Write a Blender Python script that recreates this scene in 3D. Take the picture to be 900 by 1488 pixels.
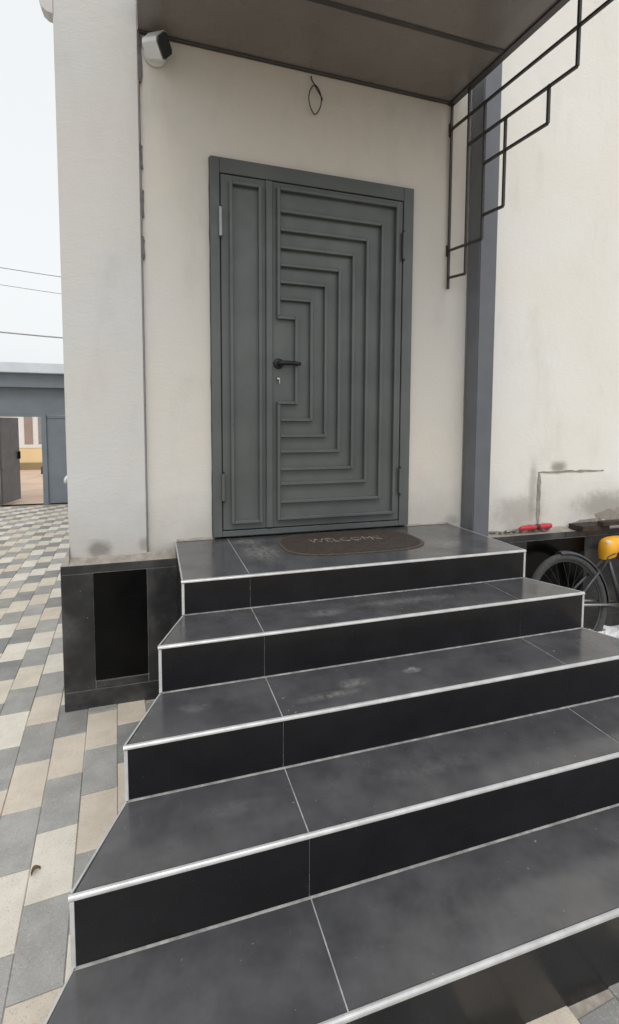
import bpy, bmesh, math, random
from mathutils import Vector, Matrix
random.seed(7)
for o in list(bpy.data.objects): bpy.data.objects.remove(o, do_unlink=True)
sc = bpy.context.scene
COL = sc.collection
R = math.radians

# ------------------------------------------------------------------ camera
F_PX, PP_Y, YAW, PITCH, ROLL = 710.81, 664.4, .306, -.07, .004
CAM = Vector((0, -2.837, .68))
fw = Vector((math.sin(YAW)*math.cos(PITCH), math.cos(YAW)*math.cos(PITCH), math.sin(PITCH)))
rt0 = Vector((math.cos(YAW), -math.sin(YAW), 0)); up0 = rt0.cross(fw)
rt = rt0*math.cos(ROLL) + up0*math.sin(ROLL); up = -rt0*math.sin(ROLL) + up0*math.cos(ROLL)
cd = bpy.data.cameras.new('camera'); cam = bpy.data.objects.new('camera', cd); COL.objects.link(cam)
m = Matrix((rt, up, -fw)).transposed().to_4x4(); m.translation = CAM; cam.matrix_world = m
cd.sensor_fit = 'HORIZONTAL'; cd.sensor_width = 36; cd.lens = 36*F_PX/900
cd.shift_y = -(744-PP_Y)/900; cd.clip_start = .02; cd.clip_end = 2000
sc.camera = cam

# ------------------------------------------------------------------ sky, sun, exposure (bright overcast)
SUN_EL, SUN_AZ = 58, 190         # azimuth clockwise from +Y: the sun stands behind the camera
w = bpy.data.worlds.new('World'); sc.world = w; w.use_nodes = True
nt = w.node_tree; nt.nodes.clear()
sky = nt.nodes.new('ShaderNodeTexSky'); sky.sky_type = 'NISHITA'; sky.sun_disc = False
sky.sun_elevation = R(SUN_EL); sky.sun_rotation = R(SUN_AZ); sky.air_density = 1; sky.dust_density = 6; sky.ozone_density = 1
hs = nt.nodes.new('ShaderNodeHueSaturation'); hs.inputs['Saturation'].default_value = .14   # thin even cloud: almost no blue left
bg = nt.nodes.new('ShaderNodeBackground'); bg.inputs['Strength'].default_value = .15
wo = nt.nodes.new('ShaderNodeOutputWorld')
nt.links.new(sky.outputs[0], hs.inputs['Color']); cl = nt.nodes.new('ShaderNodeMix'); cl.data_type = 'RGBA'; cl.inputs[0].default_value = .72   # even cloud cover over the clear sky
cl.inputs[7].default_value = (6.75, 6.95, 7.05, 1)
nt.links.new(hs.outputs[0], cl.inputs[6]); nt.links.new(cl.outputs[2], bg.inputs[0]); nt.links.new(bg.outputs[0], wo.inputs[0])
sd = bpy.data.lights.new('sun', 'SUN'); sd.energy = .8; sd.angle = R(30); sd.color = (1, .98, .95)
sun = bpy.data.objects.new('sun', sd); COL.objects.link(sun)
sdir = Vector((math.sin(R(SUN_AZ))*math.cos(R(SUN_EL)), math.cos(R(SUN_AZ))*math.cos(R(SUN_EL)), math.sin(R(SUN_EL))))
sun.rotation_euler = sdir.to_track_quat('Z', 'Y').to_euler(); sun.location = (0, -6, 9)
sc.view_settings.view_transform = 'Standard'; sc.view_settings.look = 'None'
sc.view_settings.gamma = 1; sc.view_settings.use_curve_mapping = False
sc.view_settings.exposure = .10
sc.render.engine = 'CYCLES'

# ------------------------------------------------------------------ materials
def lin(c):
    return tuple((v/255/12.92 if v/255 <= .04045 else ((v/255+.055)/1.055)**2.4) for v in c) + (1,)
class NT:
    def __init__(s, name):
        s.m = bpy.data.materials.new(name); s.m.use_nodes = True; s.t = s.m.node_tree
        s.b = s.t.nodes['Principled BSDF']; s.geo = None
    def n(s, ty, **k):
        q = s.t.nodes.new(ty)
        for a, v in k.items(): setattr(q, a, v)
        return q
    def l(s, a, b): s.t.links.new(a, b)
    def pos(s):
        if not s.geo: s.geo = s.n('ShaderNodeNewGeometry')
        return s.geo.outputs['Position']
    def noise(s, scale, detail=6, rough=.6, stretch=None, dist=0):
        q = s.n('ShaderNodeTexNoise'); q.inputs['Scale'].default_value = scale; q.inputs['Detail'].default_value = detail
        q.inputs['Roughness'].default_value = rough; q.inputs['Distortion'].default_value = dist
        if stretch:
            mp = s.n('ShaderNodeMapping'); mp.inputs['Scale'].default_value = stretch; s.l(s.pos(), mp.inputs[0]); s.l(mp.outputs[0], q.inputs['Vector'])
        else: s.l(s.pos(), q.inputs['Vector'])
        return q.outputs[0]
    def ramp(s, x, a, b, ca=0., cb=1.):
        q = s.n('ShaderNodeMapRange'); q.interpolation_type = 'SMOOTHSTEP'
        for i, v in ((1, a), (2, b), (3, ca), (4, cb)): q.inputs[i].default_value = v
        s.l(x, q.inputs[0]); return q.outputs[0]
    def math(s, op, a, b):
        q = s.n('ShaderNodeMath', operation=op)
        for i, v in enumerate((a, b)):
            if isinstance(v, (int, float)): q.inputs[i].default_value = v
            else: s.l(v, q.inputs[i])
        return q.outputs[0]
    def mix(s, fac, a, b):
        q = s.n('ShaderNodeMix', data_type='RGBA')
        if isinstance(fac, (int, float)): q.inputs[0].default_value = fac
        else: s.l(fac, q.inputs[0])
        for i, v in ((6, a), (7, b)):
            if isinstance(v, tuple): q.inputs[i].default_value = v
            else: s.l(v, q.inputs[i])
        return q.outputs[2]
    def col(s, c):
        if isinstance(c, tuple): s.b.inputs['Base Color'].default_value = c
        else: s.l(c, s.b.inputs['Base Color'])
    def rough(s, r):
        if isinstance(r, (int, float)): s.b.inputs['Roughness'].default_value = r
        else: s.l(r, s.b.inputs['Roughness'])
    def bump(s, h, strength=.3, dist=.004):
        q = s.n('ShaderNodeBump'); q.inputs['Strength'].default_value = strength; q.inputs['Distance'].default_value = dist
        s.l(h, q.inputs['Height']); s.l(q.outputs[0], s.b.inputs['Normal'])

def g(v, a=1): return (v, v, v, a)
MAT = {}
def simple(name, c, rough=.5, metal=0, var=.12, scale=14, bump=0):
    k = NT(name); c2 = tuple(max(0, v*(1-var)) for v in c[:3]) + (1,); c3 = tuple(min(1, v*(1+var)) for v in c[:3]) + (1,)
    k.col(k.mix(k.ramp(k.noise(scale), .3, .7), c2, c3)); k.b.inputs['Metallic'].default_value = metal
    k.rough(k.ramp(k.noise(scale*2.3, 3), .25, .75, max(.03, rough-.08), min(1, rough+.08)))
    if bump: k.bump(k.noise(scale*12, 4), bump, .002)
    MAT[name] = k.m; return k.m

def plaster(name, base, warm, grime, stains=()):
    k = NT(name)
    c = k.mix(k.ramp(k.noise(1.1, 4, .55), .35, .68), base, warm)
    c = k.mix(k.math('MULTIPLY', k.ramp(k.noise(3.2, 7, .65, (1, 1, .45)), .48, .78), .35), c, grime)
    c = k.mix(k.math('MULTIPLY', k.ramp(k.noise(55, 3, .7), .55, .8), .12), c, grime)
    sx = k.n('ShaderNodeSeparateXYZ'); k.l(k.pos(), sx.inputs[0])
    # splash-back dirt creeping up from the plinth
    lo = k.math('ADD', sx.outputs[2], k.math('MULTIPLY', k.noise(5, 5, .6), -.45))
    c = k.mix(k.ramp(lo, -.28, .16, .5, 0), c, grime)
    for (cx, cz, rx, rz, amt) in stains:
        dx = k.math('DIVIDE', k.math('SUBTRACT', sx.outputs[0], cx), rx); dz = k.math('DIVIDE', k.math('SUBTRACT', sx.outputs[2], cz), rz)
        d = k.math('SQRT', k.math('ADD', k.math('MULTIPLY', dx, dx), k.math('MULTIPLY', dz, dz)), 0)
        d = k.math('ADD', d, k.math('MULTIPLY', k.noise(13, 5, .7), .9))
        c = k.mix(k.ramp(d, .7, 1.5, amt, 0), c, lin((118, 112, 104)))
    k.col(c); k.rough(.92)
    h = k.math('ADD', k.math('MULTIPLY', k.noise(9, 5), 1.0), k.math('ADD', k.math('MULTIPLY', k.noise(140, 3, .7), .30), k.math('MULTIPLY', k.noise(28, 4, .6, (1, 1, 2.6), .6), .5)))
    k.bump(h, .5, .006); MAT[name] = k.m
plaster('plaster_door', lin((211, 209, 204)), lin((215, 209, 199)), lin((172, 168, 160)), [(1.93, .02, .08, .05, .4)])  # darker base: canopy shade is put into the plaster colour too
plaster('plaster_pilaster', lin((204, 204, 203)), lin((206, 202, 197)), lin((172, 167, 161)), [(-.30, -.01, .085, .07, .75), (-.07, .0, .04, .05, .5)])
plaster('plaster_bay', lin((231, 230, 226)), lin((230, 226, 218)), lin((190, 186, 177)), [(2.85, .36, .10, .06, .7), (2.5, .04, .3, .16, .4), (3.3, .06, .4, .14, .55), (2.62, .2, .05, .25, .4)])  # lighter base: brighter light clear of the canopy put into the colour
simple('cement', lin((150, 143, 134)), .95, var=.2, scale=20, bump=.4)
simple('cement_dark', lin((118, 112, 105)), .95, var=.25, scale=20, bump=.4)

def tile(name, base, dust, amt, rough, spec=.5, smears=(), speck=1.):
    k = NT(name)
    k.b.inputs['Specular IOR Level'].default_value = spec
    c = k.mix(k.ramp(k.noise(6, 7, .62), .3, .72), tuple(v*.75 for v in base[:3])+(1,), tuple(v*1.25 for v in base[:3])+(1,))
    d1 = k.math('MULTIPLY', k.ramp(k.noise(3.6, 8, .66, None, .15), .40, .74), amt)
    c = k.mix(d1, c, dust)
    if smears: sx = k.n('ShaderNodeSeparateXYZ'); k.l(k.pos(), sx.inputs[0])
    for (cx, cy, rx, ry, am) in smears:    # dried wash-water and footprints
        ax = k.math('DIVIDE', k.math('SUBTRACT', sx.outputs[0], cx), rx); ay = k.math('DIVIDE', k.math('SUBTRACT', sx.outputs[1], cy), ry)
        dd = k.math('SQRT', k.math('ADD', k.math('MULTIPLY', ax, ax), k.math('MULTIPLY', ay, ay)), 0)
        dd = k.math('ADD', dd, k.math('MULTIPLY', k.noise(16, 6, .7, None, .6), 1.3))
        c = k.mix(k.math('MULTIPLY', k.ramp(dd, .8, 1.7, am, 0), k.ramp(k.noise(38, 5, .7), .3, .65)), c, lin((158, 155, 150)))
    sp = k.ramp(k.noise(62, 2, .5), .72, .78, 0, speck)
    sp2 = k.math('MULTIPLY', sp, k.ramp(k.noise(4.5, 3), .5, .62))
    c = k.mix(k.math('MULTIPLY', sp2, min(1, amt*2.2)), c, lin((200, 195, 186)))
    k.col(c)
    k.rough(k.math('ADD', k.ramp(k.noise(5, 6, .7), .3, .75, rough-.06, rough+.12), k.math('MULTIPLY', sp2, .3)))
    k.bump(k.noise(160, 3, .6), .05, .001)
    MAT[name] = k.m
tile('tile_tread', lin((72, 72, 75)), lin((126, 124, 121)), .22, .19, .75, [(.52, -.33, .13, .22, .55), (.50, -.1, .1, .1, .5), (1.55, -.45, .2, .12, .35), (.72, -1.13, .09, .035, .5), (.99, -1.11, .05, .025, .8), (.60, -1.19, .16, .03, .45), (1.1, -.83, .35, .05, .35), (.7, -.86, .12, .05, .4), (.12, -1.12, .07, .04, .18), (.9, -1.42, .3, .05, .14), (.2, -1.40, .15, .04, .12)], .8)  # same tile as the risers; sky reflection painted into this lighter base
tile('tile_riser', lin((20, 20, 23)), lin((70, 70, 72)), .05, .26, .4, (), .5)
tile('plinth_stone', lin((40, 40, 42)), lin((128, 126, 124)), .34, .36, .45)
tile('plinth_black', lin((8, 8, 9)), lin((50, 50, 52)), .04, .2, .15)
simple('grout', lin((158, 157, 154)), .9, var=.3, scale=26)
simple('trim_white', lin((190, 190, 190)), .34, .4, var=.13, scale=16)
simple('trim_side', lin((196, 195, 193)), .45, var=.1, scale=25)
k = NT('door_paint'); k.col(k.mix(k.ramp(k.noise(2.2, 6, .6), .3, .7), lin((86, 90, 90)), lin((99, 103, 102))))
k.b.inputs['Metallic'].default_value = .15; k.rough(k.ramp(k.noise(7, 6, .65), .3, .7, .27, .46)); k.bump(k.noise(200, 3), .09, .001); MAT['door_paint'] = k.m
simple('bead_dark', lin((84, 82, 80)), .8, var=.3, scale=40)
simple('door_gap', g(.012), .8)
simple('hinge_steel', lin((150, 152, 155)), .35, .6)
simple('black_metal', g(.012), .35, .2)
simple('chrome', g(.6), .2, 1)
k = NT('soffit'); k.col(k.mix(k.ramp(k.noise(1.6, 4), .3, .7), lin((116, 111, 107)), lin((130, 124, 120)))); k.rough(k.ramp(k.noise(4, 5), .3, .7, .22, .34)); MAT['soffit'] = k.m
simple('soffit_rim', lin((62, 60, 60)), .35)
simple('bracket_steel', lin((62, 60, 60)), .45, .3, var=.2, scale=30)
simple('rust', lin((70, 48, 38)), .8, var=.3, scale=60)
simple('post_paint', lin((103, 106, 112)), .42, .1, var=.08, scale=5)
simple('gate_paint', lin((114, 122, 129)), .5, .1, var=.08, scale=3)  # grey lifted towards distance haze, put into the paint colour
simple('gate_leaf', lin((108, 110, 114)), .5, .1, var=.1, scale=3)
simple('coping', lin((206, 212, 218)), .6, var=.06, scale=3)
simple('soil', lin((150, 138, 122)), 1, var=.2, scale=1.5, bump=.5)
simple('street', lin((198, 174, 154)), 1, var=.1, scale=1.2, bump=.4)
simple('joint_sand', lin((160, 152, 142)), 1, var=.2, scale=40, bump=.5)
def paver_mat(name, c, v):
    k = NT(name); c2 = tuple(x*(1-v) for x in c[:3])+(1,); c3 = tuple(min(1, x*(1+v)) for x in c[:3])+(1,)
    q = k.mix(k.ramp(k.noise(7, 6, .65), .3, .7), c2, c3)
    q = k.mix(k.math('MULTIPLY', k.ramp(k.noise(150, 3, .6), .56, .70), .4), q, lin((205, 200, 192)))
    q = k.mix(k.math('MULTIPLY', k.ramp(k.noise(190, 3, .6), .56, .70), .4), q, lin((90, 84, 78)))
    q = k.mix(k.math('MULTIPLY', k.ramp(k.noise(1.7, 6, .6), .5, .75), .25), q, lin((186, 178, 166)))
    k.col(q); k.rough(.62); k.bump(k.noise(260, 3, .7), .3, .0015); MAT[name] = k.m
BEI = ['paver_sand', 'paver_cream', 'paver_rose']; GRY = ['paver_grey', 'paver_slate', 'paver_blue']
for n_, c_ in zip(BEI, ((204, 195, 178), (212, 206, 193), (201, 190, 174))): paver_mat(n_, lin(c_), .1)
for n_, c_ in zip(GRY, ((150, 149, 145), (130, 130, 128), (158, 157, 154))): paver_mat(n_, lin(c_), .14)
simple('mat_brown', lin((62, 53, 47)), .95, var=.3, scale=45, bump=.8)
simple('mat_edge', lin((84, 75, 68)), .9, var=.2, scale=45, bump=.6)
k = NT('mat_letter'); k.col(k.mix(k.ramp(k.noise(38, 4, .7), .38, .62), lin((78, 67, 59)), lin((150, 139, 127)))); k.rough(.95); k.bump(k.noise(300, 2), .6, .002); MAT['mat_letter'] = k.m
simple('cctv_white', lin((214, 217, 217)), .35, var=.03)
simple('cctv_glass', lin((52, 58, 60)), .12, var=.05)
simple('cable_black', g(.02), .5)
simple('wire_grey', lin((158, 160, 164)), .6)
simple('tyre', lin((66, 66, 66)), .85, var=.25, scale=50, bump=.3)
simple('rim_steel', lin((150, 150, 150)), .35, .7, var=.15, scale=40)
simple('bike_frame', lin((74, 76, 80)), .4, .3, var=.2, scale=30)
simple('saddle_yellow', lin((236, 172, 46)), .45, var=.12, scale=9)
simple('saddle_shade', lin((92, 44, 14)), .7, var=.2)  # brown of the shadow underneath, put in as a base colour
simple('tool_red', lin((190, 44, 58)), .4, var=.15, scale=30)
simple('wood_dark', lin((52, 44, 38)), .85, var=.3, scale=25, bump=.4)
simple('paper', lin((222, 222, 224)), .8, var=.05)
simple('house_cream', lin((232, 206, 160)), .95, var=.05, scale=1)
simple('house_pale', lin((226, 216, 198)), .95, var=.05, scale=1)
simple('house_base', lin((148, 132, 98)), .95, var=.08, scale=2)
simple('shutter', lin((158, 142, 132)), .8, var=.06, scale=3)
simple('window_white', lin((230, 228, 224)), .6, var=.04)
simple('glass_far', lin((150, 150, 146)), .15)
simple('leaf_brown', lin((112, 92, 66)), .8, var=.25, scale=90)
simple('strip_foam', lin((124, 123, 126)), .8, var=.2, scale=30)

# ------------------------------------------------------------------ helpers
def link(o, parent=None):
    COL.objects.link(o)
    if parent: o.parent = parent
    return o
def thing(name, label, cat, loc=(0, 0, 0), group=None):
    o = bpy.data.objects.new(name, None); o.empty_display_size = .1; COL.objects.link(o); o.location = loc
    o['label'] = label; o['category'] = cat
    if group: o['group'] = group
    return o
def tag(o, label, cat, group=None):
    o['label'] = label; o['category'] = cat
    if group: o['group'] = group
    return o
def wpos(p):
    v = Vector((0, 0, 0))
    while p: v = v + p.location; p = p.parent
    return v
def obj(name, bm, mat, parent=None, smooth=False, origin=None):
    """bm is in world coordinates; the object's origin goes to the parent's origin (or to 'origin')."""
    base = wpos(parent) if parent else Vector((0, 0, 0))
    og = Vector(origin) if origin else base
    bmesh.ops.translate(bm, verts=bm.verts, vec=-og)
    me = bpy.data.meshes.new(name); bm.normal_update(); bm.to_mesh(me); bm.free()
    for mm in (mat if isinstance(mat, (list, tuple)) else [mat]): me.materials.append(MAT[mm])
    if smooth:
        for p in me.polygons: p.use_smooth = True
    o = bpy.data.objects.new(name, me); link(o, parent); o.location = og - base
    return o
def box(bm, x0, x1, y0, y1, z0, z1, bev=0):
    t = bmesh.new(); bmesh.ops.create_cube(t, size=1)
    for v in t.verts: v.co = Vector(((x0+x1)/2+v.co.x*(x1-x0), (y0+y1)/2+v.co.y*(y1-y0), (z0+z1)/2+v.co.z*(z1-z0)))
    if bev: bmesh.ops.bevel(t, geom=t.edges[:], offset=bev, segments=1 if bev < .004 else 2, affect='EDGES')
    join(bm, t); return bm
def join(bm, t):
    me = bpy.data.meshes.new('tmp'); t.to_mesh(me); t.free(); bm.from_mesh(me); bpy.data.meshes.remove(me)
def B(*a, **k): return box(bmesh.new(), *a, **k)
def prism(bm, pts, z0, z1, bev=0):
    t = bmesh.new(); lo = [t.verts.new((x, y, z0)) for x, y in pts]; hi = [t.verts.new((x, y, z1)) for x, y in pts]
    n = len(pts); t.faces.new(lo[::-1]); t.faces.new(hi)
    for i in range(n): t.faces.new((lo[i], lo[(i+1) % n], hi[(i+1) % n], hi[i]))
    bmesh.ops.recalc_face_normals(t, faces=t.faces)
    if bev: bmesh.ops.bevel(t, geom=[e for e in t.edges if all(v.co.z > z1-1e-6 for v in e.verts)], offset=bev, segments=2, affect='EDGES')
    join(bm, t); return bm
def tube(bm, pts, r, seg=8, closed=False, cap=True):
    pts = [Vector(p) for p in pts]; n = len(pts); rings = []
    rr = r if isinstance(r, (list, tuple)) else [r]*n
    prev = None
    for i, p in enumerate(pts):
        if closed: d = pts[(i+1) % n]-pts[i-1]
        else: d = pts[min(i+1, n-1)]-pts[max(i-1, 0)]
        d.normalize()
        if prev is None: a = d.orthogonal().normalized()
        else: a = (prev - d*prev.dot(d)).normalized()
        prev = a; b = d.cross(a)
        rings.append([bm.verts.new(p + (a*math.cos(2*math.pi*j/seg)+b*math.sin(2*math.pi*j/seg))*rr[i]) for j in range(seg)])
    for i in range(n if closed else n-1):
        A, Bq = rings[i], rings[(i+1) % n]
        for j in range(seg): bm.faces.new((A[j], A[(j+1) % seg], Bq[(j+1) % seg], Bq[j]))
    if cap and not closed: bm.faces.new(rings[0][::-1]); bm.faces.new(rings[-1])
    return bm
def bar(bm, p, q, wdt, hgt=None):
    """square section bar between two points"""
    p, q = Vector(p), Vector(q); hgt = hgt or wdt; d = (q-p).normalized()
    s = d.cross(Vector((0, 0, 1))); s = s.normalized() if s.length > .1 else Vector((1, 0, 0)); u = s.cross(d)
    vs = [bm.verts.new(e + s*sx*wdt/2 + u*sz*hgt/2) for e in (p, q) for sx, sz in ((-1, -1), (1, -1), (1, 1), (-1, 1))]
    for f in ((3, 2, 1, 0), (4, 5, 6, 7), (0, 1, 5, 4), (1, 2, 6, 5), (2, 3, 7, 6), (3, 0, 4, 7)): bm.faces.new([vs[i] for i in f])
    return bm
def lathe(bm, c, axis, prof, seg=24):
    c, ax = Vector(c), Vector(axis).normalized(); a = ax.orthogonal().normalized(); b = ax.cross(a); rings = []
    for r, h in prof: rings.append([bm.verts.new(c+ax*h+(a*math.cos(2*math.pi*j/seg)+b*math.sin(2*math.pi*j/seg))*r) for j in range(seg)])
    for A, Bq in zip(rings, rings[1:]):
        for j in range(seg): bm.faces.new((A[j], A[(j+1) % seg], Bq[(j+1) % seg], Bq[j]))
    bm.faces.new(rings[0][::-1]); bm.faces.new(rings[-1]); return bm

# ------------------------------------------------------------------ ground and paved yard
GZ = -.868
def gz(y): return GZ + .035*(y+.03) if y < -.03 else GZ - .0263*min(y+.03, 8.9)
bm = bmesh.new()
ys = [-300, -30, -.03, 8.87, 9.3, 300]
zz = lambda y: (gz(max(y, -12)) if y < 9.2 else gz(8.87)) - .06
rows = [[bm.verts.new((x, y, zz(y))) for x in (-300, 300)] for y in ys]
for a, b in zip(rows, rows[1:]): bm.faces.new((a[0], a[1], b[1], b[0]))
o = obj('ground', bm, 'soil'); o['kind'] = 'structure'
bm = bmesh.new()   # street outside the gate
zs = gz(8.87)
vs = [bm.verts.new(p) for p in ((-40, 9.25, zs-.03), (30, 9.25, zs-.03), (30, 40, zs-.03), (-40, 40, zs-.03))]; bm.faces.new(vs)
o = obj('road', bm, 'street'); o['kind'] = 'structure'
bm = bmesh.new()   # bedding sand seen in the joints
rows = [[bm.verts.new((x, y, gz(y)-.005)) for x in (-8, 9)] for y in (-7, -.03, 8.8)]
for a, b in zip(rows, rows[1:]): bm.faces.new((a[0], a[1], b[1], b[0]))
yard = obj('paved_yard', bm, 'joint_sand'); yard['kind'] = 'structure'

# staircase plan (left edge, right edge, front y, top z), landing first
STEP = [(.099, 1.900, -.709, 0.0), (-.001, 2.016, -.988, -.152), (-.109, 2.134, -1.273, -.332), (-.225, 2.254, -1.563, -.512), (-.345, 2.378, -1.865, -.707)]
ZB = [-.152, -.332, -.512, -.707]
PW, PL, PH = .145, .29, .05
def paver_mesh(mat):
    t = bmesh.new(); a, b, c = PW/2-.0012, PL/2-.0012, .0026
    lo = [t.verts.new((sx*a, sy*b, -PH)) for sx, sy in ((-1, -1), (1, -1), (1, 1), (-1, 1))]
    mi = [t.verts.new((sx*a, sy*b, -c)) for sx, sy in ((-1, -1), (1, -1), (1, 1), (-1, 1))]
    hi = [t.verts.new((sx*(a-c), sy*(b-c), 0)) for sx, sy in ((-1, -1), (1, -1), (1, 1), (-1, 1))]
    t.faces.new(hi)
    for A, Bq in ((lo, mi), (mi, hi)):
        for i in range(4): t.faces.new((A[i], A[(i+1) % 4], Bq[(i+1) % 4], Bq[i]))
    me = bpy.data.meshes.new('paver'); t.to_mesh(me); t.free(); me.materials.append(MAT[mat]); return me
PM = {n: paver_mesh(n) for n in BEI+GRY}
def px(p):
    q = Vector(p)-CAM; c = q.dot(fw)
    return (None if c < .05 else (450+F_PX*q.dot(rt)/c, PP_Y-F_PX*q.dot(up)/c))
ANG = R(4); ca, sa = math.cos(ANG), math.sin(ANG)
def stair_hw(y): return (.099+(y+.709)*.358, 1.9-(y+.709)*.414)
pav = []
for i in range(-60, 61):
    x0 = -.415 + i*PW
    y0 = -.40 + ((i*PW) % (4*PW))
    for j in range(-28, 40):
        yl = y0 + j*PL; xx = x0*ca - yl*sa + .415*(ca-1)-.03; yy = x0*sa*1.0 + yl*ca + .415*sa
        if not (-6.8 < yy < 8.65 and -7.8 < xx < 8.8): continue
        if yy > .05 and xx > -.40: continue
        if -1.80 < yy <= .12:
            l, r_ = stair_hw(min(yy, -.709));
            if l+.03 < xx < r_-.03: continue
        beige = (j % 2 == 0)
        mn = random.choice(BEI) if beige else random.choice(GRY)
        z = gz(yy) + random.uniform(-.0018, .0018)
        c = [px((xx+dx*ca*PW/2-dy*sa*PL/2, yy+dx*sa*PW/2+dy*ca*PL/2, z)) for dx, dy in ((-1, -1), (1, -1), (1, 1), (-1, 1))]
        area = 0
        if all(c) and any(-10 < q[0] < 910 and 600 < q[1] < 1500 for q in c):
            area = abs(sum(c[k][0]*c[(k+1) % 4][1]-c[(k+1) % 4][0]*c[k][1] for k in range(4)))/2
            um = sum(q[0] for q in c)/4; vm = sum(q[1] for q in c)/4
            hidden = (yy > -.1 and um > 110) or (um > 235 and vm < 1380) or (um > 110 and vm > 1200 and um < 700) or (200 < um < 860 and vm < 1430) or (um > 120 and vm < 1000)
            if hidden: area *= .01
        pav.append((area, xx, yy, z, mn))
pav.sort(key=lambda t: -t[0])
for area, xx, yy, z, mn in pav[:300]:
    o = bpy.data.objects.new('paver', PM[mn]); link(o, yard); o.location = (xx, yy, z)
    o.rotation_euler = ((math.atan(.035) if yy < -.03 else -math.atan(.0263))+random.uniform(-.005, .005), random.uniform(-.008, .008), ANG+random.uniform(-.004, .004))
bm = bmesh.new()
names = BEI+GRY
for area, xx, yy, z, mn in pav[300:]:
    a, b = PW/2-.0022, PL/2-.0022; sl = .035 if yy < -.03 else -.0263
    P = []
    for h, ins in ((-PH, 0), (-.002, 0), (0, .002)):
        for dx, dy in ((-1, -1), (1, -1), (1, 1), (-1, 1)):
            ox, oy = dx*(a-ins), dy*(b-ins); X, Y = ox*ca-oy*sa, ox*sa+oy*ca
            P.append(bm.verts.new((xx+X, yy+Y, z+h+sl*Y)))
    fs = [bm.faces.new(P[8:12])]
    for s0 in (0, 4):
        for q in range(4): fs.append(bm.faces.new((P[s0+q], P[s0+(q+1) % 4], P[s0+4+(q+1) % 4], P[s0+4+q])))
    for f in fs: f.material_index = names.index(mn)
o = obj('paver_field', bm, names, yard); o['kind'] = 'stuff'

# ------------------------------------------------------------------ house
HZ = 4.6
house = thing('house', 'cream plastered house front with dark stone plinth behind the black steps', 'house', (1.5, 1, GZ))
DX0, DX1, DZ0, DZ1 = .314, 1.580, .012, 2.150       # door opening
bm = bmesh.new()
box(bm, -.05, DX0+.01, .03, .33, -.2, HZ); box(bm, DX1-.01, 2.0, .03, .33, -.2, HZ)
box(bm, DX0+.01, DX1-.01, .03, .33, DZ1-.01, HZ)
obj('wall', bm, 'plaster_door', house)
obj('pilaster', B(-.448, -.05, 0, .33, -.2, HZ, bev=.006), 'plaster_pilaster', house)
obj('wall', B(2.0, 7.5, .05, .33, -.2, HZ), 'plaster_bay', house)
obj('wall', B(-.448, 7.5, .33, 6.9, -.2, HZ), 'plaster_bay', house)
obj('wall_core', B(-.44, 7.48, .06, 6.88, GZ-.1, -.2), 'cement_dark', house)
# rounded moulding end on the corner
bm = bmesh.new(); pr = [(-.448, 2.70), (-.475, 2.705), (-.497, 2.722), (-.508, 2.75), (-.508, 2.80), (-.56, 2.83), (-.57, 2.90), (-.448, 2.90)]
A_ = [bm.verts.new((x, .0, z)) for x, z in pr]; B_ = [bm.verts.new((x, .07, z)) for x, z in pr]
bm.faces.new(A_[::-1]); bm.faces.new(B_)
for i in range(len(pr)): bm.faces.new((A_[i], A_[(i+1) % len(pr)], B_[(i+1) % len(pr)], B_[i]))
bmesh.ops.recalc_face_normals(bm, faces=bm.faces); obj('cornice', bm, 'plaster_pilaster', house)
# strips of filler left in the joint between pilaster and wall
for (z0, z1, wd) in ((-.05, 2.46, .0045), (2.47, 2.72, .018), (2.03, 2.15, .013), (1.78, 1.92, .016), (1.56, 1.68, .015)):
    bm = bmesh.new(); n = 6
    L = [bm.verts.new((-.053, .002+random.uniform(-.002, 0), z0+(z1-z0)*i/n)) for i in range(n+1)]
    Rr = [bm.verts.new((-.05+wd*random.uniform(.75, 1.1), .024, z0+(z1-z0)*i/n)) for i in range(n+1)]
    Bk = [bm.verts.new((-.053, .031, z0+(z1-z0)*i/n)) for i in range(n+1)]
    for i in range(n):
        bm.faces.new((L[i], Rr[i], Rr[i+1], L[i+1])); bm.faces.new((Rr[i], Bk[i], Bk[i+1], Rr[i+1]))
    obj('filler_strip', bm, 'strip_foam', house)
# sloped mortar bedding on the plinth
def fillet(x0, x1, yw, yp, z1, z0, left):
    bm = bmesh.new(); n = max(3, int((x1-x0)/.05)); prev = None
    for i in range(n+1):
        x = x0+(x1-x0)*i/n; j = random.uniform(-.006, .006)
        a = bm.verts.new((x, yw+.004, z1+j)); b = bm.verts.new((x, (yw+yp)/2, (z0+z1)/2-.008+j*.6)); c = bm.verts.new((x, yp, z0)); d = bm.verts.new((x, yw+.004, z0))
        if prev:
            for k in range(3): bm.faces.new((prev[k], prev[k+1], (a, b, c, d)[k+1], (a, b, c, d)[k]))
        else: bm.faces.new((a, b, c, d))
        prev = (a, b, c, d)
    bm.faces.new(prev[::-1]); bmesh.ops.recalc_face_normals(bm, faces=bm.faces)
    obj('mortar_bed', bm, 'cement', house)
fillet(-.448, .10, 0, -.046, -.045, -.078, True)
fillet(2.12, 7.5, .05, -.046, -.085, -.104, False)
fillet(.11, .314, .03, .008, .014, .0015, True); fillet(1.58, 1.89, .03, .010, .012, .0015, True)
bm = bmesh.new()   # the mortar slope on the side of the pilaster
q = [(-.446, -.0, .015), (-.486, -.046, -.078), (-.446, -.046, -.078), (-.446, 6.9, .015), (-.486, 6.9, -.078), (-.446, 6.9, -.078)]
V = [bm.verts.new(p) for p in q]
for f in ((0, 1, 2), (3, 5, 4), (0, 3, 4, 1), (1, 4, 5, 2), (0, 2, 5, 3)): bm.faces.new([V[i] for i in f])
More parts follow.
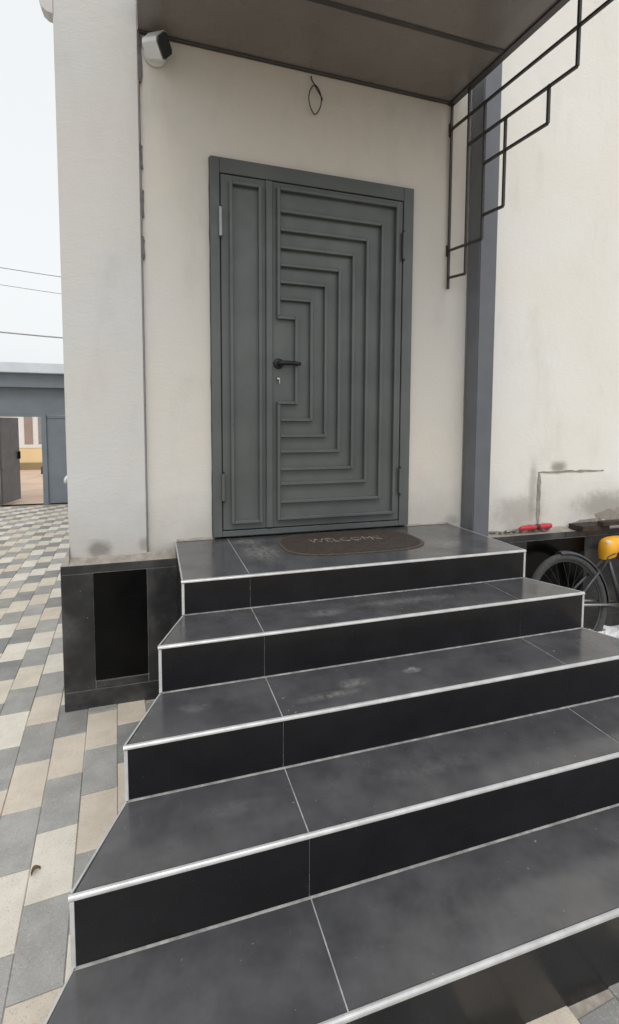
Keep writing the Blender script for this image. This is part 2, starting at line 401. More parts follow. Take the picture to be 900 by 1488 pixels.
bmesh.ops.recalc_face_normals(bm, faces=bm.faces); obj('mortar_bed', bm, 'cement', house)
# plinth of stone slabs round black panels
def plinth(name, x0, x1, zt, panels, label):
    p = obj(name, B(x0+.006, x1, -.044, .2, GZ-.1, zt-.003), 'grout', house); p['label'] = label
    T = .012; y1 = -.043
    def slab(n, a, b, c, d, mt, y=-.05, bev=.0015): obj(n, B(a, b, y, y1, c, d, bev=bev), mt, p)
    zt1, zb1 = zt-.045, GZ+.103
    g_ = .0018
    cuts = sorted({x0, x1} | {e for ab in panels for e in ab})
    # top and bottom courses in lengths
    x = x0
    while x < x1-.01:
        nx = min(x+.62, x1); slab('stone_slab', x+g_, nx-g_, zt1+g_, zt, 'plinth_stone'); slab('stone_slab', x+g_, nx-g_, GZ-.08, zb1-g_, 'plinth_stone'); x = nx
    prevx = x0
    for a, b in panels:
        slab('stone_slab', prevx+g_, a-g_, zb1+g_, zt1-g_, 'plinth_stone')
        slab('black_panel', a, b, zb1+.045, zt1-.003, 'plinth_black', y=-.0475, bev=.001)
        slab('stone_slab', a+g_, b-g_, zb1+g_, zb1+.042, 'plinth_stone'); prevx = b
    slab('stone_slab', prevx+g_, x1-g_, zb1+g_, zt1-g_, 'plinth_stone')
    return p
plinth('plinth', -.485, .30, -.078, [(-.329, -.057)], 'dark stone plinth with a black panel beside the steps')
plinth('plinth', 1.6, 7.5, -.104, [(2.50, 3.02), (3.40, 3.92), (4.3, 4.82), (5.2, 5.72)], 'dark stone plinth of black panels behind the bicycle')
obj('plinth_return', B(-.486, -.44, -.043, 6.9, GZ-.1, -.08), 'plinth_stone', house)
# cement repair lines and smears on the bay wall
def smear(x0, x1, z0, z1, mat, y=.05, n=10, jit=.008, vertical=False):
    bm = bmesh.new(); prev = None
    for i in range(n+1):
        t = i/n; j1, j2 = random.uniform(-jit, jit), random.uniform(-jit, jit); f = min(1, 4*min(t, 1-t)+.25)
        if vertical: c = (x0+x1)/2; h = (x1-x0)/2*f; a, b = (c-h+j1, z0+(z1-z0)*t), (c+h+j2, z0+(z1-z0)*t)
        else: c = (z0+z1)/2; h = (z1-z0)/2*f; a, b = (x0+(x1-x0)*t, c-h+j1), (x0+(x1-x0)*t, c+h+j2)
        cur = [bm.verts.new((q[0], y-dy, q[1])) for q in (a, b) for dy in (-.002, .0035)]
        if prev:
            bm.faces.new((prev[1], cur[1], cur[3], prev[3])); bm.faces.new((prev[0], cur[0], cur[1], prev[1])); bm.faces.new((prev[3], cur[3], cur[2], prev[2]))
        prev = cur
    bmesh.ops.recalc_face_normals(bm, faces=bm.faces); obj('cement_smear', bm, mat, house)
smear(2.66, 3.28, .318, .334, 'cement', n=14, jit=.004)
smear(2.66, 2.69, -.06, .33, 'cement', n=10, jit=.004, vertical=True)
smear(3.22, 3.9, -.07, .03, 'cement', n=16, jit=.014)
smear(3.0, 3.3, -.09, -.045, 'cement', n=8, jit=.008)

# ------------------------------------------------------------------ entrance door
door = thing('entrance_door', 'grey metal entrance door with nested rectangular bars and black lever handle', 'door', ((DX0+DX1)/2, .02, DZ0))
def dx(v): return DX0+v
def dz(v): return DZ0+v*(DZ1-DZ0)/2.13
bm = bmesh.new()   # outer casing with a stepped inner edge
W_ = DX1-DX0
for (a, b, c, d) in ((0, .052, 0, 2.13), (W_-.07, W_, 0, 2.13), (.052, W_-.07, 2.047, 2.13), (.052, W_-.07, 0, .034)):
    box(bm, dx(a), dx(b), 0, .06, dz(c), dz(d), bev=.003)
fr = obj('frame', bm, 'door_paint', door)
def edge_bead(pts, wd):   # uneven dark bead where the casing meets the plaster
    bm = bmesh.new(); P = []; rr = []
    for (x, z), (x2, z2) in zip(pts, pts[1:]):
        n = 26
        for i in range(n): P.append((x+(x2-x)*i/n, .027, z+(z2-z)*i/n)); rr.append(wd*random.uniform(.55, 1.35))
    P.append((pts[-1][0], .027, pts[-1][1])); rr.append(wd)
    obj('casing_bead', tube(bm, P, rr, 6), 'bead_dark', fr, True)
edge_bead([(DX1+.002, DZ0), (DX1+.002, DZ1)], .0085); edge_bead([(DX0, DZ1+.001), (DX1, DZ1+.001)], .0065); edge_bead([(DX0-.001, DZ0), (DX0-.001, DZ1)], .0045)
obj('threshold_gap', B(DX0+.04, DX1-.05, .03, .05, DZ0+.005, DZ1-.05), 'door_gap', door)
def leaf(x0, x1, z0, z1): return obj('leaf', B(dx(x0), dx(x1), .004, .034, dz(z0), dz(z1), bev=.002), 'door_paint', door)
def bars(lf, segs, wd=.017, pr=.029):
    for (a, b, c, d) in segs: obj('moulding_bar', B(dx(a), dx(b), .004-pr, .006, dz(c), dz(d), bev=.0025), 'door_paint', lf)
lf1 = leaf(.057, .318, .040, 2.042); lf1['label'] = 'narrow fixed leaf with one tall framed panel'
bw = .018
def frame_bars(lf, x0, x1, z0, z1):
    bars(lf, [(x0, x0+bw, z0, z1), (x1-bw, x1, z0, z1), (x0+bw+.0005, x1-bw-.0005, z1-bw, z1), (x0+bw+.0005, x1-bw-.0005, z0, z0+bw)])
frame_bars(lf1, .103, .286, .078, 2.003)
lf2 = leaf(.323, W_-.075, .040, 2.042); lf2['label'] = 'wide leaf with nested bars stepping in towards the handle'
obj('meeting_strip', B(dx(.312), dx(.352), -.010, .0035, dz(.042), dz(2.04), bev=.003), 'door_paint', lf2)
XR = [1.135, 1.035, .936, .845, .755, .668, .578, .484]
ZT = [1.991, 1.868, 1.765, 1.667, 1.567, 1.471, 1.375, 1.268]
ZL = [.085, .187, .295, .383, .487, .580, .675, .775]
x0 = .377
for k in range(8):
    xs = x0 if k in (0, 7) else x0+bw+.0005
    b_ = []
    b_.append((xs if k else x0+bw+.0005, XR[k], ZT[k], ZT[k]+bw))
    b_.append((XR[k], XR[k]+bw, ZL[k], ZT[k]+bw))
    b_.append((xs if k else x0+bw+.0005, XR[k]-.0005, ZL[k], ZL[k]+bw))
    b_[0] = (b_[0][0], XR[k]-.0005, ZT[k], ZT[k]+bw)
    bars(lf2, b_)
bars(lf2, [(x0, x0+bw, ZT[7]+bw+.0005, ZT[0]+bw), (x0, x0+bw, ZL[0], ZL[7]-.0005)])
# handle, key, hinges
hx, hz = dx(.388), dz(1.012)
hn = obj('lever_handle', lathe(bmesh.new(), (hx, .004, hz), (0, -1, 0), [(.03, 0), (.03, .009), (.022, .011), (.012, .012), (.012, .042), (.009, .046)]), 'black_metal', lf2, True)
obj('lever', tube(bmesh.new(), [(hx-.012, -.044, hz), (hx+.01, -.048, hz), (hx+.05, -.049, hz+.002), (hx+.10, -.046, hz), (hx+.122, -.044, hz-.002)], [.012, .0145, .013, .012, .010], 10), 'black_metal', hn, True)
kc = obj('key_cylinder', lathe(bmesh.new(), (hx, .004, dz(.925)), (0, -1, 0), [(.013, 0), (.013, .005), (.009, .006), (.009, .012)]), 'chrome', lf2, True)
obj('key', B(hx-.002, hx+.002, -.03, -.008, dz(.895), dz(.93), bev=.0008), 'chrome', kc)
for (x, za, zb, mt, ow) in ((.0545, 1.70, 1.855, 'hinge_steel', lf1), (.0585, .215, .372, 'door_paint', lf1), (W_-.0725, 1.69, 1.85, 'door_paint', lf2), (W_-.0725, .216, .376, 'door_paint', lf2)):
    h_ = obj('hinge', tube(bmesh.new(), [(dx(x), -.013, dz(za)), (dx(x), -.013, dz(zb))], .0105, 12), mt, ow, False)
    obj('hinge_pin', tube(bmesh.new(), [(dx(x), -.013, dz(za)-.012), (dx(x), -.013, dz(zb)+.012)], .006, 8), 'black_metal', h_)

# ------------------------------------------------------------------ stairs
st = thing('entrance_steps', 'flared flight of black tiled steps with white edge trims below the door', 'steps', (1.0, -.9, GZ))
def edge_x(y, left): return (.099+(min(y, -.709)+.709)*.3835) if left else (1.9-(min(y, -.709)+.709)*.4145)
G_ = .0025; TT = .010
ZG = -.96
for k, (xl, xr, yf, zt) in enumerate(STEP):
    yb = .03 if k == 0 else STEP[k-1][2]
    xlb, xrb = (xl, xr) if k == 0 else (STEP[k-1][0], STEP[k-1][1])
    zb = ZB[k] if k < 4 else ZG
    core = prism(bmesh.new(), [(xl+.011, yf+.0028), (xr-.011, yf+.0028), (xrb-.011, yb+(.0 if k == 0 else .011)), (xlb+.011, yb+(.0 if k == 0 else .011))], ZG, zt-.0015)
    step = obj('landing' if k == 0 else 'step', core, 'grout', st)
    ybt = yb-.001 if k == 0 else yb-.0015    # the tread stops at the riser above
    if k == 0: ybt = .027
    yft = yf+.011
    lx = lambda y: xlb+(xl-xlb)*((y-yb)/(yf-yb)) + .006
    rx = lambda y: xrb+(xr-xrb)*((y-yb)/(yf-yb)) - .006
    jx = [.396+.004*k] + ([1.640] if k else [])
    edges = [None]+jx+[None]
    for i in range(len(edges)-1):
        a, b = edges[i], edges[i+1]
        pa = (lx(yft), lx(ybt)) if a is None else (a+G_/1.3, a+G_/1.3)
        pb = (rx(yft), rx(ybt)) if b is None else (b-G_/1.3, b-G_/1.3)
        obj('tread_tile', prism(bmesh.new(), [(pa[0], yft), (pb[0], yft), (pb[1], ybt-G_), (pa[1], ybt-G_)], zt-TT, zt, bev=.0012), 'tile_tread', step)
    # riser tiles
    for i in range(len(edges)-1):
        a, b = edges[i], edges[i+1]
        xa = xl+.011 if a is None else a+.0006; xb = xr-.011 if b is None else b-.0006
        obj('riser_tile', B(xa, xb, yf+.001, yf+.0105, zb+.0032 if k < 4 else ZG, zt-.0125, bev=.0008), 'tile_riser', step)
    # side cladding
    for (cx, cbx, s) in ((xl, xlb, 1), (xr, xrb, -1)):
        pts = [(cx+s*.011, yf+.012), (cx+s*.002, yf+.012), (cbx+s*.002, yb), (cbx+s*.011, yb)]
        obj('side_tile', prism(bmesh.new(), pts, ZG, zt-.0055), 'tile_riser', step)
    # nosing trim: quarter round along the front edge
    bm = bmesh.new(); r_ = .0105; cy, cz = yf+r_-.003, zt+.0012-r_
    prof = [(cy+.001, zt+.0012)] + [(cy-r_*math.sin(t), cz+r_*math.cos(t)) for t in [math.pi/2*i/6 for i in range(7)]] + [(cy-r_+.0035, cz-.002), (cy+.001, cz-.002)]
    A_ = [bm.verts.new((xl-.003, y, z)) for y, z in prof]; B_ = [bm.verts.new((xr+.003, y, z)) for y, z in prof]
    bm.faces.new(A_); bm.faces.new(B_[::-1])
    for i in range(len(prof)): bm.faces.new((A_[i], B_[i], B_[(i+1) % len(prof)], A_[(i+1) % len(prof)]))
    bmesh.ops.recalc_face_normals(bm, faces=bm.faces); obj('nosing_trim', bm, 'trim_white', step)
    # thin trims along the tread sides and down the riser corners
    for (cx, cbx, s) in ((xl, xlb, 1), (xr, xrb, -1)):
        ye = yb-.002 if k else .027
        pts = [(cx-s*.001, yf+.012), (cx+s*.0055, yf+.012), (cbx+s*.0055, ye), (cbx-s*.001, ye)]
        if s < 0: pts = pts[::-1]
        obj('side_trim', prism(bmesh.new(), pts, zt-.005, zt+.001, bev=.0008), 'trim_white', step)
        obj('corner_trim', B(min(cx-s*.001, cx+s*.010), max(cx-s*.001, cx+s*.010), yf-.001, yf+.010, (zb if k < 4 else ZG)+.001, zt-.014, bev=.001), 'trim_side', step)

# ------------------------------------------------------------------ canopy with its stepped bracket
ZC = 2.724
cx0, cxr, D = -.048, 1.847, 1.35
tanr = math.tan(R(5))
can = thing('door_canopy', 'flat dark canopy with glossy soffit panels and stepped bar bracket over the door', 'canopy', (.9, 0, ZC))
rxx = lambda y: cxr - y*tanr
yy0 = .029
for (ya, yb_) in ((yy0, -.444), (-.450, -.90), (-.906, -D)):
    drop = 0
    obj('soffit_panel', prism(bmesh.new(), [(cx0, yb_), (rxx(yb_)-.02, yb_), (rxx(ya)-.02, ya), (cx0, ya)], ZC, ZC+.02), 'soffit', can)
for ys_ in (-.447, -.903):
    obj('cover_strip', B(cx0, rxx(ys_)-.021, ys_-.014, ys_+.014, ZC-.006, ZC-.0005, bev=.002), 'soffit_rim', can)
obj('wall_strip', B(cx0, rxx(0)-.021, .004, .029, ZC-.010, ZC-.0005, bev=.003), 'soffit_rim', can)
bm = bmesh.new(); prism(bm, [(rxx(-D)-.019, -D), (rxx(-D)+.02, -D), (rxx(yy0)+.02, yy0), (rxx(yy0)-.019, yy0)], ZC-.012, ZC+.14)
obj('side_rail', bm, 'soffit_rim', can)
obj('front_fascia', B(cx0, rxx(-D)+.02, -D-.04, -D-.0005, ZC-.012, ZC+.14, bev=.003), 'soffit_rim', can)
obj('roof_sheet', prism(bmesh.new(), [(cx0, -D-.05), (rxx(-D)+.04, -D-.05), (rxx(yy0)+.04, yy0), (cx0, yy0)], ZC+.141, ZC+.16), 'soffit_rim', can)
sn, cs = math.sin(R(5)), math.cos(R(5))
def bp(s, z): return (cxr + s*sn, .012 - s*cs, z)
BARS = [((.0, 2.712), (.0, 1.56)), ((.163, 2.712), (.163, 1.612)), ((.303, 2.555), (.303, 1.777)), ((.468, 2.378), (.468, 1.90)), ((.757, 2.375), (.757, 2.19)), ((.917, 2.712), (.917, 2.362)),
        ((.0, 2.560), (1.33, 2.532)), ((.163, 2.385), (.917, 2.362)), ((.303, 2.208), (.757, 2.19)), ((.303, 1.913), (.468, 1.90)), ((.0, 1.803), (.303, 1.777)), ((.0, 1.63), (.163, 1.612)), ((1.33, 2.712), (1.33, 2.532))]
br = obj('bracket', B(cxr-.012, cxr+.012, .012, .0295, 2.52, 2.60, bev=.002), 'rust', can)
obj('bracket_plate', B(cxr-.013, cxr+.013, .012, .0295, 1.77, 1.84, bev=.002), 'rust', br)
for p, q in BARS: obj('bar', bar(bmesh.new(), bp(*p), bp(*q), .0135, .0135), 'bracket_steel', br)

# ------------------------------------------------------------------ steel post beside the steps
post = thing('steel_post', 'tall square blue-grey painted steel post against the wall beside the landing', 'post', (2.07, -.03, GZ))
obj('shaft', B(2.005, 2.135, -.10, .025, GZ-.02, HZ, bev=.006), 'post_paint', post)
obj('foot_plate', B(1.97, 2.17, -.135, -.052, GZ-.02, GZ+.012, bev=.002), 'post_paint', post)

# ------------------------------------------------------------------ security camera, hanging cable
cc = thing('security_camera', 'small white security camera with dark square face under the canopy', 'camera', (.045, .03, 2.628))
obj('wall_base', lathe(bmesh.new(), (.035, .0295, 2.622), (0, -1, 0), [(.058, 0), (.058, .014), (.052, .022), (.034, .034), (.028, .05)]), 'cctv_white', cc, True)
d = Vector((.78, -.58, -.16)).normalized(); c0 = Vector((.035, -.035, 2.628))
sx_ = d.cross(Vector((0, 0, 1))).normalized(); uz = sx_.cross(d)
roll = R(38); s2 = sx_*math.cos(roll)+uz*math.sin(roll); u2 = -sx_*math.sin(roll)+uz*math.cos(roll)
def hexbody(bm, stations):
    rings = [[bm.verts.new(c0+d*h+s2*(a*rr)+u2*(b*rr)) for a, b in ((-1, -.72), (-.72, -1), (.72, -1), (1, -.72), (1, .72), (.72, 1), (-.72, 1), (-1, .72))] for h, rr in stations]
    for A, Bq in zip(rings, rings[1:]):
        for j in range(8): bm.faces.new((A[j], A[(j+1) % 8], Bq[(j+1) % 8], Bq[j]))
    bm.faces.new(rings[0][::-1]); bm.faces.new(rings[-1]); bmesh.ops.recalc_face_normals(bm, faces=bm.faces); return bm
hd = obj('housing', hexbody(bmesh.new(), [(-.05, .034), (-.035, .048), (.055, .053)]), 'cctv_white', cc)
obj('lens_face', hexbody(bmesh.new(), [(.0555, .049), (.063, .047)]), 'cctv_glass', hd)
obj('swivel', tube(bmesh.new(), [(.035, -.015, 2.622), c0-d*.02], .016, 12), 'cctv_white', cc, True)
P = [(.905, .026, 2.70), (.907, .012, 2.665), (.918, .004, 2.645)]
N = 22
for i in range(N+1):
    t = 2*math.pi*i/N*1.02
    P.append((.923+.036*math.sin(-t)*1.0+.003*math.sin(3*t), .006+.003*math.cos(2*t), 2.562+.082*math.cos(t)))
P += [(.945, .0, 2.60), (.962, -.004, 2.572), (.966, -.004, 2.56)]
tag(obj('hanging_cable', tube(bmesh.new(), P, .0033, 8), 'cable_black', None, True, origin=(.905, .026, 2.70)), 'thin black loop of cable hanging from the wall above the door', 'cable')

# ------------------------------------------------------------------ doormat with lettering
mt = thing('doormat', 'worn brown rounded doormat with beige lettering lying before the door', 'doormat', (1.06, -.27, 0))
def super_pts(cx, cy, rx_, ry_, n, e, rot=0):
    out = []
    for i in range(n):
        t = 2*math.pi*i/n; c, s = math.cos(t), math.sin(t)
        x = rx_*math.copysign(abs(c)**(2/e), c); y = ry_*math.copysign(abs(s)**(2/e), s)
        out.append((cx+x*math.cos(rot)-y*math.sin(rot), cy+x*math.sin(rot)+y*math.cos(rot)))
    return out
obj('mat_rim', prism(bmesh.new(), super_pts(1.06, -.272, .415, .252, 56, 3.2, R(-1.5)), .0012, .005, bev=.002), 'mat_edge', mt)
obj('mat_pile', prism(bmesh.new(), super_pts(1.06, -.270, .395, .236, 56, 3.2, R(-1.5)), .0051, .008, bev=.0015), 'mat_brown', mt)
cu = bpy.data.curves.new('lettering', 'FONT'); cu.body = 'WELCOME'; cu.size = .112; cu.extrude = .001; cu.align_x = 'CENTER'; cu.align_y = 'CENTER'; cu.resolution_u = 2
to = bpy.data.objects.new('tmp_text', cu); COL.objects.link(to); bpy.context.view_layer.update()
me = bpy.data.meshes.new_from_object(to.evaluated_get(bpy.context.evaluated_depsgraph_get())); bpy.data.objects.remove(to)
me.materials.clear(); me.materials.append(MAT['mat_letter'])
lo = bpy.data.objects.new('lettering', me); link(lo, mt); lo.location = (-.02, .03, .0092); lo.rotation_euler = (0, 0, R(-4)); lo.scale = (.80, 1.0, 1)

# ------------------------------------------------------------------ things on the right-hand ledge
tl = thing('hand_tool', 'red handled hand tool lying on the ledge of the dark plinth', 'tool', (2.58, -.02, -.085))
zt_ = -.062
obj('grip', tube(bmesh.new(), [(2.45, -.022, zt_-.004), (2.47, -.022, zt_), (2.54, -.02, zt_+.003), (2.60, -.018, zt_+.002), (2.68, -.014, zt_+.004), (2.735, -.012, zt_+.004), (2.745, -.012, zt_+.004)], [.008, .016, .020, .017, .021, .018, .008], 12), 'tool_red', tl, True)
obj('grip_band', tube(bmesh.new(), [(2.595, -.018, zt_+.002), (2.625, -.017, zt_+.003)], [.0195, .0205], 12), 'cable_black', tl, True)
obj('blade', tube(bmesh.new(), [(2.33, -.03, zt_-.012), (2.37, -.028, zt_-.01), (2.452, -.022, zt_-.004)], [.009, .006, .006], 8), 'rim_steel', tl, True)
ob_ = thing('timber_offcut', 'dark timber offcut lying across the plinth ledge above the bicycle', 'timber', (3.06, -.04, -.12))
obj('block', B(2.94, 3.20, -.10, .03, -.103, -.062, bev=.004), 'wood_dark', ob_)
obj('batten', B(3.10, 3.62, -.13, -.075, -.0625, -.03, bev=.003), 'wood_dark', ob_)
for i in range(15):
    x = 2.16+i*.04+random.uniform(-.008, .008); r = random.uniform(.008, .02); bm = bmesh.new()
    bmesh.ops.create_icosphere(bm, subdivisions=1, radius=r)
    for v in bm.verts: v.co = Vector((v.co.x*random.uniform(.8, 1.5), v.co.y*random.uniform(.7, 1.2), v.co.z*random.uniform(.5, .9)))
    y = random.uniform(-.01, .03)
    bmesh.ops.translate(bm, verts=bm.verts, vec=(x, y, -.092+r*.4))
    tag(obj('mortar_crumb', bm, 'cement_dark', None, origin=(x, y, -.095)), 'crumb of grey mortar on the plinth ledge around the red tool', 'rubble', 'mortar crumbs on the ledge')

# ------------------------------------------------------------------ bicycle leaning on the plinth
by = -.30; gzb = gz(by); WR = .335
bk = thing('bicycle', 'grey bicycle with a yellow saddle leaning beside the dark plinth', 'bicycle', (3.1, by, gzb))
lean = lambda z: by + (z-gzb)*.20
def bpnt(x, z, off=0): return (x, lean(z)+off, z)
hubz = gzb+WR*math.cos(.197)
def wheel(cx):
    c = Vector((cx, lean(hubz), hubz)); ux = Vector((1, 0, 0)); uv = Vector((0, .196, .981)); nrm = ux.cross(uv)
    w_ = obj('wheel', lathe(bmesh.new(), c-nrm*.035, nrm, [(.008, 0), (.02, .004), (.012, .01), (.012, .06), (.02, .066), (.008, .07)], 14), 'rim_steel', bk, True)
    circ = lambda r, n=56: [c+(ux*math.cos(2*math.pi*i/n)+uv*math.sin(2*math.pi*i/n))*r for i in range(n)]
    obj('tyre', tube(bmesh.new(), circ(WR-.025), .025, 10, True), 'tyre', w_, True)
    obj('rim', tube(bmesh.new(), circ(WR-.052), .006, 8, True), 'bike_frame', w_, True)
    bm = bmesh.new()
    for i in range(28):
        t = 2*math.pi*i/28; e = c+(ux*math.cos(t)+uv*math.sin(t))*(WR-.052); t2 = t+(.9 if i % 4 < 2 else -.9)
        tube(bm, [c+(ux*math.cos(t2)+uv*math.sin(t2))*.018+nrm*(.028 if i % 2 else -.028), e], .0008, 4)
    obj('spokes', bm, 'bike_frame', w_)['kind'] = 'stuff'
    return c
def guard(cx, a0, a1):
    c = Vector((cx, lean(hubz), hubz)); ux = Vector((1, 0, 0)); uv = Vector((0, .196, .981)); nn = ux.cross(uv); bm = bmesh.new(); prev = None
    for i in range(25):
        t = R(a0+(a1-a0)*i/24); rad = ux*math.cos(t)+uv*math.sin(t)
        cur = [bm.verts.new(c+rad*(WR+h)+nn*w_) for w_, h in ((-.030, -.006), (-.022, .010), (0, .016), (.022, .010), (.030, -.006))]
        if prev:
            for j in range(4): bm.faces.new((prev[j], prev[j+1], cur[j+1], cur[j]))
        prev = cur
    q = obj('mudguard', bm, 'bike_frame', bk, True); md = q.modifiers.new('thick', 'SOLIDIFY'); md.thickness = .002
guard(2.695, -8, 95)
obj('brake_cable', tube(bmesh.new(), [bpnt(2.98, gzb+.52, -.03), bpnt(3.05, gzb+.62, -.05), bpnt(3.2, gzb+.66, -.05), bpnt(3.5, gzb+.72, -.04), bpnt(3.6, gzb+.82, -.05)], .004, 6), 'cable_black', bk, True)
rc = wheel(2.695); fc = wheel(3.80)
bbz, bbx = gzb+.28, 3.16
seat = (3.10, gzb+.60); head_t = (3.62, gzb+.72); head_b = (3.655, gzb+.60)
bm = bmesh.new()
for a, b, r in ((bpnt(bbx, bbz), bpnt(*seat), .0145), (bpnt(*seat), bpnt(*head_t), .0145), (bpnt(bbx, bbz), bpnt(*head_b), .0165), (bpnt(*head_t), bpnt(*head_b), .019)):
    tube(bm, [a, b], r, 10)
obj('frame', bm, 'bike_frame', bk, True)
for off in (-.05, .05):
    obj('chain_stay', tube(bmesh.new(), [bpnt(2.695, hubz, off), bpnt(bbx, bbz, off*.6)], .009, 8), 'rim_steel', bk, True)
    obj('seat_stay', tube(bmesh.new(), [bpnt(2.695, hubz, off), bpnt(seat[0], seat[1], off*.3)], .009, 8), 'bike_frame', bk, True)
    obj('fork_blade', tube(bmesh.new(), [bpnt(3.80, hubz, off), bpnt(3.72, hubz+.15, off), bpnt(3.66, gzb+.6, off*.8)], .010, 8), 'bike_frame', bk, True)
obj('seat_post', tube(bmesh.new(), [bpnt(*seat), bpnt(3.09, gzb+.665)], .012, 10), 'rim_steel', bk, True)
bm = bmesh.new(); sp = [(-.15, .035, -.012), (-.125, .07, .006), (-.05, .09, .018), (.03, .06, .014), (.10, .035, .012), (.16, .025, .006)]
szc = gzb+.70; rings = []
for (x, hw, h) in sp:
    rings.append([bm.verts.new((3.235+x*1.15, lean(szc)+hw*cy_, szc+h+dz_)) for cy_, dz_ in ((-.8, -.085+x*.15), (-1, -.03), (-.65, .022), (0, .03), (.65, .022), (1, -.03), (.8, -.085+x*.15))])
for A, Bq in zip(rings, rings[1:]):
    for j in range(6): bm.faces.new((A[j], A[j+1], Bq[j+1], Bq[j]))
bm.faces.new(rings[0]); bm.faces.new(rings[-1][::-1]); bmesh.ops.recalc_face_normals(bm, faces=bm.faces)
sdl = obj('saddle', bm, 'saddle_yellow', bk, True); md = sdl.modifiers.new('sub', 'SUBSURF'); md.levels = 2; md.render_levels = 2
obj('reflector', lathe(bmesh.new(), (3.085, lean(szc)-.03, szc+.012), (-.6, -.8, 0), [(.016, 0), (.016, .008), (.008, .011)], 12), 'cctv_white', sdl)
obj('saddle_base', B(3.13, 3.33, lean(szc)-.1045, lean(szc)+.045, szc-.10, szc-.05, bev=.008), 'saddle_shade', sdl)
obj('handlebar', tube(bmesh.new(), [(3.54, lean(gzb+.86)-.28, gzb+.86), (3.60, lean(gzb+.86)-.18, gzb+.87), (3.61, lean(gzb+.84), gzb+.84), (3.60, lean(gzb+.86)+.16, gzb+.87)], .012, 8), 'rim_steel', bk, True)
obj('stem', tube(bmesh.new(), [bpnt(*head_t), (3.61, lean(gzb+.84), gzb+.84)], .013, 8), 'rim_steel', bk, True)
cr = obj('chain_ring', lathe(bmesh.new(), bpnt(bbx, bbz, -.075), (0, 1, -.2), [(.085, 0), (.085, .004), (.02, .005), (.02, .15)], 28), 'rim_steel', bk)
obj('crank', bar(bmesh.new(), bpnt(bbx, bbz, -.085), bpnt(bbx+.15, bbz-.07, -.085), .02, .012), 'rim_steel', cr)
obj('pedal', B(bbx+.11, bbx+.19, by-.17, by-.09, bbz-.085, bbz-.06, bev=.004), 'black_metal', cr)

# crumpled paper beside the bicycle
bm = bmesh.new(); pc = Vector((3.02, -.33, gz(-.33)))
n = 6; gr = [[None]*(n+1) for _ in range(n+1)]
for i in range(n+1):
    for j in range(n+1):
        x, y = (i/n-.5)*.24, (j/n-.5)*.20
        gr[i][j] = bm.verts.new(pc+Vector((x+random.uniform(-.012, .012), y+random.uniform(-.012, .012), .012+random.uniform(0, .05)+0.12*max(0, 1-3.2*math.hypot(x, y)))))
for i in range(n):
    for j in range(n): bm.faces.new((gr[i][j], gr[i+1][j], gr[i+1][j+1], gr[i][j+1]))
po = tag(obj('crumpled_paper', bm, 'paper', None, origin=tuple(pc)), 'crumpled white paper on the paving under the bicycle', 'paper')
md = po.modifiers.new('thick', 'SOLIDIFY'); md.thickness = .002

# ------------------------------------------------------------------ yard gate
GY = 8.8; gb = gz(8.8)
gt = thing('yard_gate', 'grey metal yard gate with pale coping and an open wicket door', 'gate', (-2.5, GY, gb))
XJ0, XJ1 = -3.13, -2.30; ZO = .785
obj('coping', B(-7.5, 3.0, GY-.30, GY+.35, 1.68, 1.885, bev=.01), 'coping', gt)
obj('lintel', B(-7.5, 3.0, GY-.16, GY+.25, 1.395, 1.679), 'gate_paint', gt)
bm = B(-7.5, 3.0, GY, GY+.06, ZO+.04, 1.394); obj('header_panel', bm, 'gate_paint', gt)
obj('door_jamb', B(XJ1, XJ1+.10, GY-.03, GY+.10, gb-.02, ZO+.039, bev=.004), 'gate_paint', gt)
obj('door_jamb', B(XJ0-.08, XJ0, GY-.03, GY+.10, gb-.02, ZO+.039, bev=.004), 'gate_paint', gt)
obj('door_head', B(XJ0, XJ1, GY-.03, GY+.10, ZO, ZO+.039), 'gate_paint', gt)
for a, b in ((XJ1+.10, -1.0), (-.99, .6), (.61, 3.0), (-5.2, XJ0-.08), (-7.5, -5.21)):
    p = obj('sheet_panel', B(a, b, GY+.01, GY+.05, gb+.03, ZO+.036), 'gate_paint', gt)
    obj('cross_rail', B(a+.01, b-.01, GY-.008, GY+.0095, ZO-.02, ZO+.02), 'gate_paint', p)
lf = obj('wicket_leaf', B(0, .84, -.02, .02, 0.03, 1.87, bev=.004), 'gate_leaf', None)
lf.parent = gt; lf.location = (XJ0+.02-gt.location.x, .10, 0); lf.rotation_euler = (0, 0, R(80))
hb = obj('handle', B(.74, .77, -.075, -.022, .95, 1.12, bev=.006), 'black_metal', None); hb.parent = lf
hb = obj('leaf_rail', B(.02, .82, -.032, -.0205, .75, .79), 'gate_leaf', None); hb.parent = lf

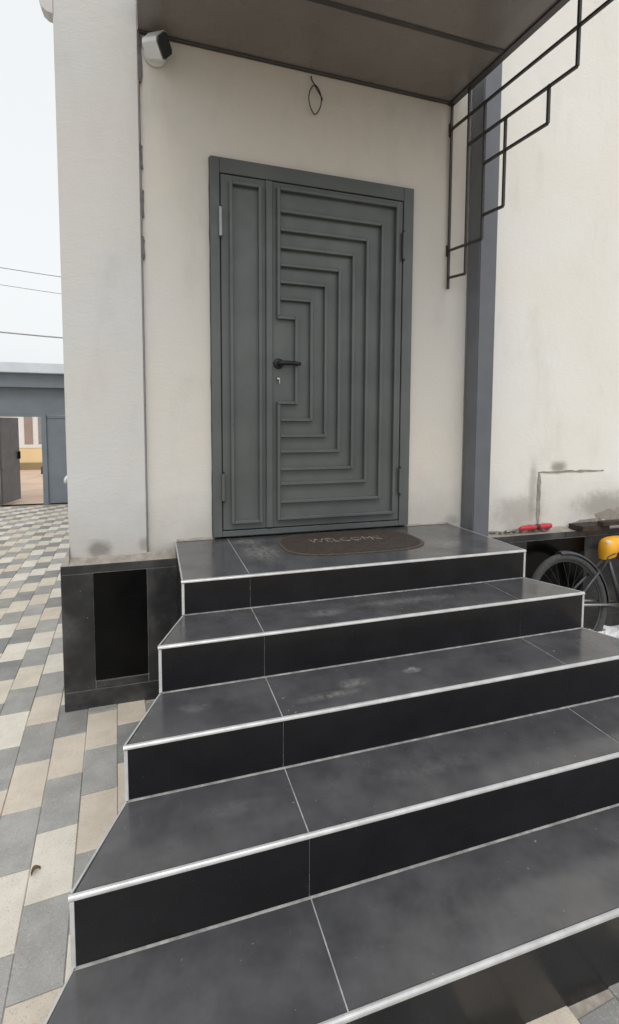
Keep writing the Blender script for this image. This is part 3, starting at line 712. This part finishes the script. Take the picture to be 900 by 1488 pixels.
# house across the street
fh = thing('far_house', 'cream house across the street seen through the open wicket door', 'house', (-4.5, 18, zs-.03))
obj('wall', B(-9, 2, 18, 24, .0, 2.2), 'house_pale', fh)
obj('lower_wall', B(-9.0, 2, 17.97, 17.999, -.88, .0), 'house_cream', fh)
obj('plinth', B(-9.05, 2.05, 17.90, 17.969, zs-.06, -.86), 'house_base', fh)
obj('roof', B(-9.4, 2.4, 17.6, 24.4, 2.201, 2.35), 'house_base', fh)
for xw in (-7.6, -4.72, -1.6):
    wdw = obj('window', B(xw-.20, xw+.85, 17.95, 17.998, -.30, 1.75), 'window_white', fh)
    obj('shutter', B(xw+.03, xw+.32, 17.935, 17.949, -.16, 1.66), 'shutter', wdw)
    obj('pane', B(xw+.50, xw+.80, 17.935, 17.949, -.16, 1.66), 'glass_far', wdw)
bm = lathe(bmesh.new(), (-3.76, 16.2, zs-.03), (0, 0, 1), [(.07, 0), (.06, .05), (.055, .22), (.03, .27)], 12)
tag(obj('bollard', bm, 'wood_dark', None, True, origin=(-3.76, 16.2, zs-.03)), 'small dark bollard on the street before the cream house', 'bollard')

# overhead wires
for (za, zb_, r, lab) in ((5.187, 5.086, .012, 'highest of the overhead wires crossing the sky beside the house'), (4.689, 4.579, .009, 'middle one of the overhead wires crossing the sky beside the house'), (3.305, 3.256, .022, 'thick lowest overhead wire crossing above the yard gate')):
    P = []
    for i in range(25):
        x = -16+28*i/24; t = (x+4.3)/1.55
        P.append((x, 14, za+(zb_-za)*t*.9+.006*(x+2)**2))
    tag(obj('overhead_wire', tube(bmesh.new(), P, r, 6), 'wire_grey', None, True, origin=(-16, 14, P[0][2])), lab, 'wire', 'overhead wires')

# small white bracket on the side wall of the house
tg = thing('water_tap', 'small white fitting sticking out of the side wall of the house', 'fitting', (-.45, 1.0, .29))
obj('pipe', tube(bmesh.new(), [(-.447, 1.0, .29), (-.53, 1.0, .29), (-.60, 1.0, .285)], [.016, .014, .012], 10), 'cctv_white', tg, True)
obj('spout', tube(bmesh.new(), [(-.60, 1.0, .292), (-.615, 1.0, .27), (-.615, 1.0, .245)], .012, 10), 'cctv_white', tg, True)

# dry leaf on the paving
bm = bmesh.new(); lc = Vector((-.425, -1.015, gz(-1.015)+.004)); n = 8; rows = []
for i in range(n+1):
    t = i/n; w_ = .008*math.sin(math.pi*min(1, t*1.02))**.8+.0006; x = -.017+.034*t
    rows.append([bm.verts.new(lc+Vector((x, dy*w_+.006*math.sin(3*t), .010*abs(dy)+.012*math.sin(math.pi*t)*(.4+.6*t)))) for dy in (-1, 0, 1)])
for a, b in zip(rows, rows[1:]):
    for j in range(2): bm.faces.new((a[j], b[j], b[j+1], a[j+1]))
lo_ = tag(obj('dry_leaf', bm, 'leaf_brown', None, origin=tuple(lc)), 'small curled dry leaf lying on a cream paver beside the steps', 'leaf')
lo_.rotation_euler = (0, 0, R(40))
md = lo_.modifiers.new('thick', 'SOLIDIFY'); md.thickness = .0008
